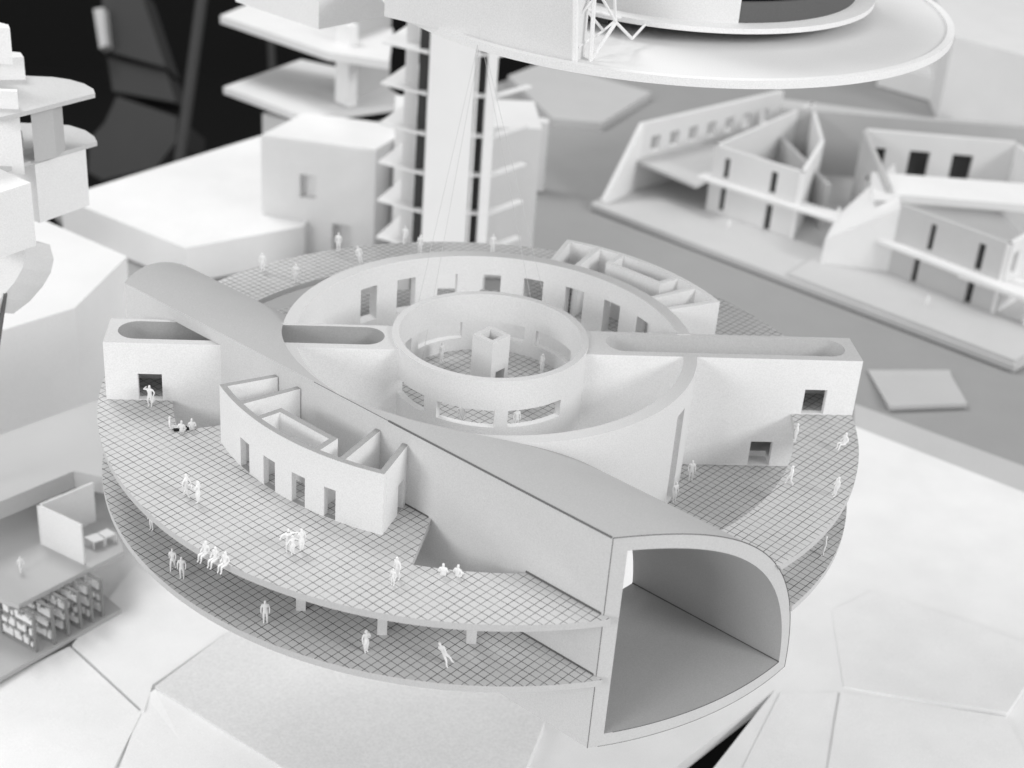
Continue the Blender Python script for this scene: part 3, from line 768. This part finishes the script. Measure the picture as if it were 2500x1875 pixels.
# upper deck, front left
fg('scratch', 367, 992, HU, -105, 'white figurine scratching its head with a bag at the left arm doorway', bag=True)
fg('sit', 415, 1046, HU, 10, 'seated figurine, left one of the three by the black strip', seat=True)
fg('sit', 444, 1056, HU, 75, 'seated figurine seen from behind, middle of the three by the black strip', seat=True)
fg('sit', 469, 1051, HU, 100, 'seated figurine, right one of the three by the black strip', seat=True)
fg('walk', 455, 1212, HU, -20, 'walking figurine carrying a bag on the open tiled deck', bag=True)
fg('dress', 484, 1229, HU, 160, 'slim long-haired figurine beside the one walking with a bag')
fg('point', 704, 1347, HU, -70, 'figurine with both arms spread in front of the room doors')
fg('girl', 714, 1353, HU, -60, 'small child figurine with open arms in front of the room doors', size=.82)
fg('dress', 736, 1347, HU, 120, 'figurine in a long coat watching two children by the room doors')
fg('stand', 972, 1414, HU, -140, 'tall figurine holding a child by the hand near the triangular opening', tilt=(5, 0))
fg('stand', 959, 1429, HU, -120, 'small child figurine held by the hand near the triangular opening', size=.72)
fg('sit', 1081, 1407, HU, 80, 'seated figurine on the edge of the triangular opening, left of two', seat=True)
fg('sit', 1117, 1410, HU, 60, 'seated figurine on the edge of the triangular opening, right of two', seat=True)
for k, (x, y, lbl) in enumerate(((503, 1352, 'seated figurine on the upper deck rim, leftmost of three'), (527, 1366, 'seated figurine on the upper deck rim, middle of three'), (551, 1378, 'seated figurine on the upper deck rim, rightmost of three'))):
    p = at(x, y, HU); fg('sit', x, y, HU, degrees(atan2(p.y, p.x)), lbl, seat=True)
# lower deck, front left
fg('stand', 371, 1294, 0, -130, 'figurine half hidden under the upper deck, only its legs showing')
fg('walk', 423, 1392, 0, -100, 'figurine with raised arm on the lower deck, left of a pair')
fg('stand', 445, 1412, 0, -95, 'broad figurine standing on the lower deck, right of a pair')
fg('stand', 648, 1520, 0, -85, 'single small figurine standing alone on the lower deck below the rim')
fg('dress', 893, 1592, 0, -60, 'figurine in a skirt on the lower deck near the middle stub column')
fg('walk', 1101, 1626, 0, 60, 'strongly leaning figurine on the lower deck close to the vault wall', tilt=(0, 32))
# right side
fg('stand', 1685, 1172, 0, -90, 'pale figurine standing by the ring wall under the right arm')
fg('stand', 1645, 1225, 0, -60, 'pale figurine at the tall slot at the foot of the ring wall')
fg('walk', 1926, 1184, HU, 180, 'pale figurine at the inner edge of the right deck', tilt=(0, 8))
fg('sit', 2062, 1084, HU, 200, 'pale seated figurine near the right arm doorway', at_=at(2062, 1084, HU+.45), seat=True)
fg('stand', 2036, 1211, HU, 190, 'pale figurine casting a shadow on the outer right deck', tilt=(0, 8))
fg('stand', 1940, 1078, HU, 170, 'pale thin figurine beside the right arm on the right deck', tilt=(0, 10))
fg('stand', 2008, 1355, 0, 170, 'pale figurine on the lower right deck below the upper rim', tilt=(0, 6))
# far deck
fg('stand', 641, 662, HU, -90, 'blurred figurine on the far deck nearest the vault, by the outer rim')
fg('dress', 722, 690, HU, -80, 'blurred figurine on the far deck nearest the vault, by the inner edge')
fg('stand', 826, 612, HU, -100, 'blurred figurine on the far rim left of the box building corner')
fg('stand', 881, 642, HU, -60, 'blurred leaning figurine behind the ring wall, far left', tilt=(0, -12))
fg('walk', 988, 595, HU, -90, 'blurred figurine on the far rim left of the central tower')
fg('stand', 1025, 617, HU, -120, 'blurred figurine behind the ring wall below the central tower')
fg('stand', 1202, 615, HU, -80, 'blurred figurine behind the ring wall right of the central tower')
p = Vector((14.4*cos(radians(69)), 14.4*sin(radians(69)), HU)); fg('stand', 0, 0, HU, -90, 'figurine seen through a window of the far ring wall', at_=p)
# in the drum
fg('stand', 1077, 884, HU, -40, 'figurine inside the drum left of the square shaft')
fg('dress', 1322, 912, HU, -150, 'figurine inside the drum right of the square shaft')
fg('stand', 0, 0, HU, -90, 'figurine behind the left front window of the drum', at_=(-1.9, -4.4, HU))
fg('stand', 0, 0, HU, -70, 'figurine behind the right front window of the drum', at_=(1.5, -4.7, HU))
# library, tower and courtyard
G2 = 'white figurines on the other models'
figure('walk', 52, 1397, ZL, -60, 'white figurine walking on the grey library floor', group=G2)
figure('stand', 55, 368, z2, 0, 'thin figurine on the lower rounded slab of the left tower', group=G2)
figure('stand', 2262, 748, ZP+.45, -90, 'blurred figurine in front of the right wedge block', group=G2)
figure('stand', 1778, 560, ZP, -90, 'blurred figurine in front of the left wedge block', group=G2)
figure('stand', 2045, 530, ZP+4.7, -90, 'blurred figurine on the gallery between the wedge blocks', group=G2)
# black strip drawn for a dark slot by the three seated figurines
a_ = at(425, 1053, HU+.03); b_ = at(462, 1049, HU+.03)
tag(MB().wall(a_, b_, HU+.01, HU+.09, .35).build('black_strip', 'black', smooth=False), 'short black strip marking a dark slot in the deck behind three seated figurines', 'strip')
# tables in the library
def table(px0, label):
    p = [at(x, y, ZL+.75) for x, y in px0]
    o = empty('table', (p[0].x, p[0].y, ZL)); tag(o, label, 'table', 'library tables')
    MB().prism([q[:2] for q in p], ZL+.68, ZL+.76).build('table_top', 'bright', o, smooth=False)
    for q in p:
        c = sum(p, Vector())/4; q2 = q+(c-q)*.08
        MB().box(q2.x-.05, q2.x+.05, q2.y-.05, q2.y+.05, ZL, ZL+.68).build('leg', 'bright', o, smooth=False)
table([(205, 1311), (228, 1324), (256, 1316), (236, 1301)], 'low white table against the library partition, the nearer one')
table([(238, 1300), (258, 1313), (283, 1303), (262, 1290)], 'low white table against the library partition, the farther one')
# bookshelves under the library floor
def shelf(px, py, label, k):
    a = at(px, py, ZS); dx = at(px+82, py+46, ZS)-a
    dv = Vector((dx.x, dx.y, 0)); L = dv.length; dv /= L; n_ = Vector((-dv.y, dv.x, 0))
    o = empty('bookshelf', a); tag(o, label, 'bookshelf', 'bookshelves under the library floor')
    hgt = 3.6
    for t_ in (0, L): 
        c = Vector((a.x, a.y, 0))+dv*t_; MB().prism([c-dv*.07-n_*.12, c+dv*.07-n_*.12, c+dv*.07+n_*.12, c-dv*.07+n_*.12], ZS, ZS+hgt).build('upright', 'shelf', o, smooth=False)
    for i in range(4):
        z_ = ZS+.25+i*1.05; A = Vector((a.x, a.y, 0))+dv*.07; B = A+dv*(L-.14)
        MB().wall(A-n_*.12, B-n_*.12, z_, z_+.1, .24).build('shelf_board', 'shelf', o, smooth=False)
    rnd = random.Random(k)
    bk = MB()
    for i in range(3):
        z_ = ZS+.36+i*1.05; t_ = .15
        while t_ < L-.35:
            w__ = rnd.uniform(.12, .3); hh = rnd.uniform(.35, .8)
            if rnd.random() < .78:
                A = Vector((a.x, a.y, 0))+dv*t_; B = A+dv*w__; bk.wall(A-n_*.08, B-n_*.08, z_, z_+hh, .16)
            t_ += w__+.01
    bk.build('books', 'bright', o, smooth=False)['kind'] = 'stuff'
pos = [(8, 1545), (52, 1526), (86, 1506), (116, 1488), (144, 1472), (170, 1458)]
lbs = ['white card bookshelf under the library floor, nearest of the row', 'white card bookshelf under the library floor, second from the left', 'white card bookshelf under the library floor, third from the left', 'white card bookshelf under the library floor, third from the right', 'white card bookshelf under the library floor, second from the right', 'white card bookshelf under the library floor, rightmost of the row']
for k, (x, y) in enumerate(pos): shelf(x, y, lbs[k], k)
# figurines far behind the courtyard
for x, y, lb_ in ((2212, 224, 'first blurred white figurine from the left in the row behind the courtyard'), (2268, 236, 'second blurred white figurine from the left in the row behind the courtyard'),
                  (2318, 248, 'third blurred white figurine from the left in the row behind the courtyard'), (2372, 262, 'last blurred white figurine in the row behind the courtyard')):
    figure('dress', x, y, ZG-.25, -90, lb_, group=G2, size=1.15)
